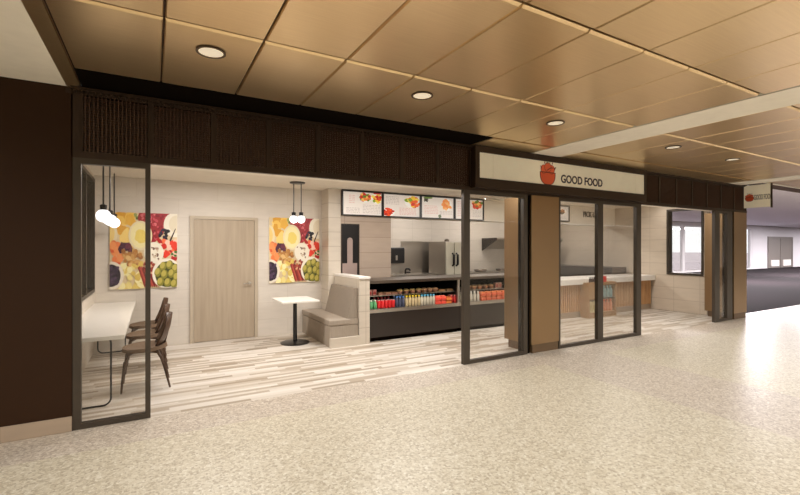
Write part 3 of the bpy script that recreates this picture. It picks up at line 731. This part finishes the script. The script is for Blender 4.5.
for x, lb in ((7.9, 'shallow steel pan on the back worktop right of the fridge'), (8.7, 'shallow steel pan on the back worktop under the hood')):
    p_ = obj('steel_pan', lathe(B(), [(.16, .931), (.19, .99), (.18, .99), (.15, .94)], (x, 9.35, 0), 24), M['steeld'], None, True); tag(p_, lb, 'pan', 'pans on the back worktop')
# return counter along the right wall
rc = thing('side_counter', 'dark stainless counter along the tiled right wall behind the pickup counter', 'counter', (11.05, 8.4, 0))
obj('worktop', box(B(), 10.73, XR-.005, 7.3, YK-.005, .88, 1.06), M['steeld'], rc); obj('cabinet_body', box(B(), 10.78, XR-.005, 7.35, YK-.01, 0, .88), M['steeld'], rc)
ml = thing('service_shelf', 'low dark service line worktop behind the display cases', 'worktop', (6, 7.5, 0))
obj('worktop', box(B(), 4.2, 8.6, 7.35, 7.95, .86, .9), M['steeld'], ml); obj('cabinet_body', box(B(), 4.25, 8.55, 7.4, 7.9, 0, .86), M['steeld'], ml)

# ------------------------------------------------------------------ refrigerated display cases
def display(x0, x1, label, last):
    t = thing('display_case', label, 'display case', ((x0+x1)/2, 6.9, 0), 'open display cases')
    ya, yb = 6.60, 7.30
    obj('base_panel', box(B(), x0, x1, ya, yb, .07, .49), M['blackp'], t)
    obj('plinth', box(B(), x0+.02, x1-.02, ya+.05, yb, 0, .07), M['void'], t)
    obj('deck', box(B(), x0, x1, ya-.012, yb, .49, .55), M['steel'], t)
    obj('back_panel', box(B(), x0, x1, yb-.02, yb, .55, 1.0), M['void'], t)
    obj('canopy', box(B(), x0, x1, ya+.0, yb, .985, 1.035), M['steeld'], t)
    obj('shelf', box(B(), x0+.01, x1-.03, ya+.10, yb-.02, .755, .77), M['steel'], t)
    obj('end_panel', box(B(), x0, x0+.012, ya+.02, yb, .55, .985), M['steel'], t)
    obj('post', box(B(), x1-.045, x1, ya-.005, ya+.03, .49, .985), M['steel'], t)
    return t
display(3.16, 5.06, 'open black display case beside the booth, filled with red cans and bottles', 0)
display(5.065, 7.45, 'open black display case seen through the glass panel, next to the column', 1)

# ---- products
def can(c, top=(200, 196, 190)):
    t = thing('drink_can', 'x', 'can'); obj('body', lathe(B(), [(.024, 0), (.031, .008), (.031, .125), (.025, .135)], n=14), cmat(c), t, True)
    obj('lid', lathe(B(), [(.025, .135), (.025, .137)], n=14), cmat(top), t); return t
def bottle(c, cap, h=.19, r=.028):
    t = thing('drink_bottle', 'x', 'bottle'); obj('body', lathe(B(), [(r*.9, 0), (r, .008), (r, h*.62), (r*.5, h*.82), (r*.42, h*.88)], n=14), cmat(c), t, True)
    obj('cap', lathe(B(), [(r*.62, h*.86), (r*.62, h)], n=14), cmat(cap), t, True); return t
def tub(c, lid, h=.07, r=.055):
    t = thing('snack_tub', 'x', 'tub'); obj('body', lathe(B(), [(r*.75, 0), (r, h*.8)], n=16), cmat(c), t, True)
    obj('lid', lathe(B(), [(r*1.06, h*.8), (r*1.06, h*.9), (r*.85, h*1.15), (r*.3, h*1.3)], n=16), cmat(lid), t, True); return t
def carton(c, c2, w_=.07, d_=.06, h=.085):
    t = thing('snack_carton', 'x', 'carton'); obj('body', box(B(), -w_/2, w_/2, -d_/2, d_/2, 0, h, .003), cmat(c), t)
    obj('front_label', box(B(), -w_/2+.012, w_/2-.012, -d_/2-.002, -d_/2, h*.2, h*.7), cmat(c2), t); return t
def pack(c, c2, w_=.1, d_=.09, h=.05):
    t = thing('food_pack', 'x', 'food pack'); obj('tray', box(B(), -w_/2, w_/2, -d_/2, d_/2, 0, h*.6, .004), cmat(c), t)
    bm = B(); box(bm, -w_*.45, w_*.45, -d_*.42, d_*.42, h*.6, h, .012); obj('filling', bm, cmat(c2), t); return t
def line_up(proto, pos, label, group):
    for i, p in enumerate(pos):
        o = proto if i == 0 else copy_tree(proto)
        o.location = p; o['label'] = label; o['group'] = group
def row(x0, x1, n, y, z): return [(x0+(x1-x0)*(i/(max(1, n-1))), y, z) for i in range(n)]
D, SH = .55, .77
line_up(bottle((96, 168, 112), (214, 226, 206), .15, .034), row(3.22, 3.30, 2, 6.66, D)+row(3.22, 3.30, 2, 6.75, D), 'green drink cups at the booth end of the display case', 'green drinks at the case end')
line_up(can((206, 30, 34)), row(3.375, 3.655, 5, 6.66, D)+row(3.375, 3.655, 5, 6.74, D), 'bright red drink can in the block beside the green drinks', 'red cans in the display case')
line_up(bottle((150, 60, 60), (200, 60, 66), .17, .03), row(3.375, 3.655, 5, 6.83, D), 'taller red bottle standing behind the red cans', 'red bottles behind the cans')
line_up(bottle((70, 74, 96), (96, 142, 214)), row(3.73, 3.86, 3, 6.66, D)+row(3.73, 3.86, 3, 6.75, D), 'dark bottle with blue cap right of the red cans', 'blue capped dark bottles')
line_up(bottle((196, 176, 136), (236, 206, 58)), row(3.93, 4.19, 5, 6.66, D)+row(3.93, 4.19, 5, 6.75, D), 'yellow capped bottle in the middle of the front case', 'yellow capped bottles')
line_up(bottle((198, 190, 170), (104, 190, 226)), row(4.25, 4.51, 5, 6.66, D)+row(4.25, 4.51, 5, 6.75, D), 'light blue capped bottle right of the yellow capped ones', 'light blue capped bottles')
line_up(bottle((64, 50, 46), (226, 218, 206), .2, .026), row(3.80, 4.45, 10, 6.90, D), 'dark bottle with white cap standing in the back row of the front case', 'white capped dark bottles at the back')
line_up(pack((240, 88, 70), (236, 110, 88), .11, .12, .075), row(4.59, 4.71, 2, 6.67, D)+row(4.59, 4.71, 2, 6.67, D+.078), 'coral red food pack right of the light blue capped bottles', 'coral food packs')
line_up(pack((226, 132, 60), (196, 102, 40), .11, .12, .06), row(4.83, 4.83, 1, 6.67, D)+row(4.83, 4.83, 1, 6.67, D+.062), 'orange food pack stacked beside the coral packs', 'orange food packs in the front case')
line_up(bottle((196, 44, 42), (232, 140, 130), .15, .032), row(4.92, 5.0, 2, 6.67, D)+row(4.92, 5.0, 2, 6.76, D), 'red drink cup by the silver post between the cases', 'red cups by the post')
line_up(bottle((40, 60, 62), (34, 44, 46), .18, .028), row(4.56, 4.86, 5, 6.86, D), 'dark green bottle behind the coral and orange packs', 'dark green bottles')
# upper shelf, front case
line_up(carton((226, 158, 150), (190, 60, 60), .075, .06, .1), row(3.24, 3.33, 2, 6.76, SH), 'pink snack carton on the upper shelf at the booth end', 'pink cartons at the booth end')
line_up(pack((206, 150, 130), (222, 174, 140), .12, .1, .045), row(3.46, 3.72, 3, 6.76, SH), 'flat wrapped sandwich on the upper shelf above the red cans', 'wrapped sandwiches')
line_up(tub((188, 136, 112), (238, 208, 140), .065, .055), row(3.85, 4.25, 4, 6.77, SH), 'round tub with yellow tan lid on the upper shelf', 'yellow lidded tubs')
line_up(tub((186, 136, 104), (234, 188, 146), .065, .058), row(4.37, 4.61, 3, 6.77, SH), 'round tub with peach lid on the upper shelf', 'peach lidded tubs')
line_up(pack((216, 176, 128), (232, 186, 134), .15, .12, .04), row(4.75, 4.93, 2, 6.78, SH), 'flat tan pastry tray on the upper shelf near the silver post', 'pastry trays near the post')
# second case
line_up(bottle((206, 200, 186), (236, 232, 224), .19, .03), row(5.14, 5.56, 6, 6.66, D)+row(5.14, 5.56, 6, 6.76, D), 'pale clear bottle in the case behind the glass panel', 'pale bottles in the second case')
line_up(pack((214, 104, 70), (226, 132, 84), .12, .12, .085), row(5.68, 6.36, 6, 6.68, D)+row(5.68, 6.36, 6, 6.68, D+.088), 'orange salmon food pack in the case behind the glass panel', 'salmon packs in the second case')
line_up(bottle((58, 40, 36), (110, 66, 56), .19, .028), row(5.66, 6.2, 8, 6.86, D), 'brown bottle behind the salmon food packs', 'brown bottles in the second case')
line_up(tub((190, 136, 100), (236, 194, 146), .07, .062), row(5.4, 5.98, 5, 6.77, SH), 'round tan bun tub on the upper shelf of the second case', 'tan tubs in the second case')
line_up(carton((222, 180, 164), (206, 120, 110), .08, .06, .11), row(6.12, 6.21, 2, 6.76, SH), 'pale pink carton on the upper shelf of the second case', 'pink cartons in the second case')

# ------------------------------------------------------------------ pick up counter
pc = thing('pickup_counter', 'white topped pick up counter with vertical oak slats', 'counter', (9.6, 6.9, 0))
obj('worktop', box(B(), 7.5, XR-.002, 6.50, 7.28, .755, .885, .01), M['white'], pc)
obj('slat_backing', box(B(), 7.52, XR-.02, 6.62, 7.25, .14, .755), M['slatback'], pc)
bm = B(); x = 7.53
while x < XR-.06: box(bm, x, x+.034, 6.585, 6.62, .14, .755); x += .062
obj('slat_cladding', bm, M['slat'], pc)
obj('plinth', box(B(), 7.52, XR-.02, 6.62, 7.25, 0, .14), M['stone'], pc)

gm = thing('grab_and_go_cooler', 'brown open fronted cooler standing before the oak slat counter', 'cooler', (8.8, 6.4, 0))
X0, X1, YA, YBk = 8.50, 9.50, 6.36, 6.585
bm = B(); box(bm, X0, X1, YBk-.03, YBk, 0, .80); box(bm, X0, X0+.04, YA, YBk-.03, 0, .80); box(bm, X1-.04, X1, YA, YBk-.03, 0, .80); box(bm, X0+.04, X1-.04, YA, YBk-.03, 0, .12); box(bm, X0+.04, X1-.04, YA, YBk-.03, .74, .80); box(bm, 8.95, 8.98, YA, YBk-.03, .12, .74)
obj('body', bm, M['coolerb'], gm)
obj('shelf', box(B(), 8.98, X1-.04, YA+.01, YBk-.03, .42, .44), M['blackp'], gm); obj('panel', box(B(), X0+.04, 8.95, YA+.0, YA+.02, .42, .74), M['coolerb'], gm)
line_up(carton((214, 204, 160), (190, 176, 128), .11, .11, .25), row(8.62, 8.87, 3, 6.46, .12), 'tall cream carton in the lower bay of the brown cooler', 'cream cartons in the cooler')
line_up(bottle((150, 186, 196), (206, 224, 228), .27, .045), row(9.04, 9.40, 4, 6.45, .44), 'pale blue water bottle on the cooler upper shelf', 'blue bottles in the cooler')
line_up(bottle((226, 150, 110), (236, 110, 56), .27, .045), row(9.04, 9.40, 4, 6.45, .12), 'orange capped drink bottle in the lower cooler bay', 'orange bottles in the cooler')
rb = tag(obj('snack_box', box(B(), 9.02, 9.22, 6.42, 6.52, .80, .93), cmat((206, 34, 30))), 'bright red snack box on top of the brown cooler', 'box')
line_up(bottle((70, 50, 44), (60, 44, 40), .12, .022), row(8.68, 8.90, 4, 6.46, .80), 'tiny dark sauce bottle on top of the brown cooler', 'sauce bottles on the cooler')
ps = thing('till_terminal', 'small dark till terminal on the white pick up counter behind the column', 'till', (7.95, 7.0, .885))
obj('stand', box(B(), 7.9, 8.0, 6.98, 7.08, .885, .92), M['blackm'], ps)
bm = B(); prism(bm, [(7.0, .92), (7.06, .92), (7.12, 1.08), (7.09, 1.09)], 'x', 7.8, 8.1); obj('screen', bm, M['blackm'], ps)

# ------------------------------------------------------------------ camera, world, view
cam = bpy.data.cameras.new('camera'); co = bpy.data.objects.new('camera', cam); COL.objects.link(co)
cam.sensor_width = 36; cam.lens = 433.5/800*36; co.location = (0, 0, 1.6); co.rotation_euler = (PI/2, 0, -math.atan(247/433.5)); cam.clip_end = 400
scn.camera = co
wd = bpy.data.worlds.new('sky'); scn.world = wd; wd.use_nodes = True
bg = wd.node_tree.nodes['Background']; bg.inputs[0].default_value = (.90, .93, 1, 1); bg.inputs[1].default_value = 2.0
vs = scn.view_settings; vs.view_transform = 'Standard'; vs.look = 'None'; vs.gamma = 1; vs.exposure = 0; vs.use_curve_mapping = False
scn.cycles.max_bounces = 8; scn.cycles.diffuse_bounces = 5; scn.cycles.transparent_max_bounces = 12; scn.cycles.caustics_reflective = False; scn.cycles.caustics_refractive = False
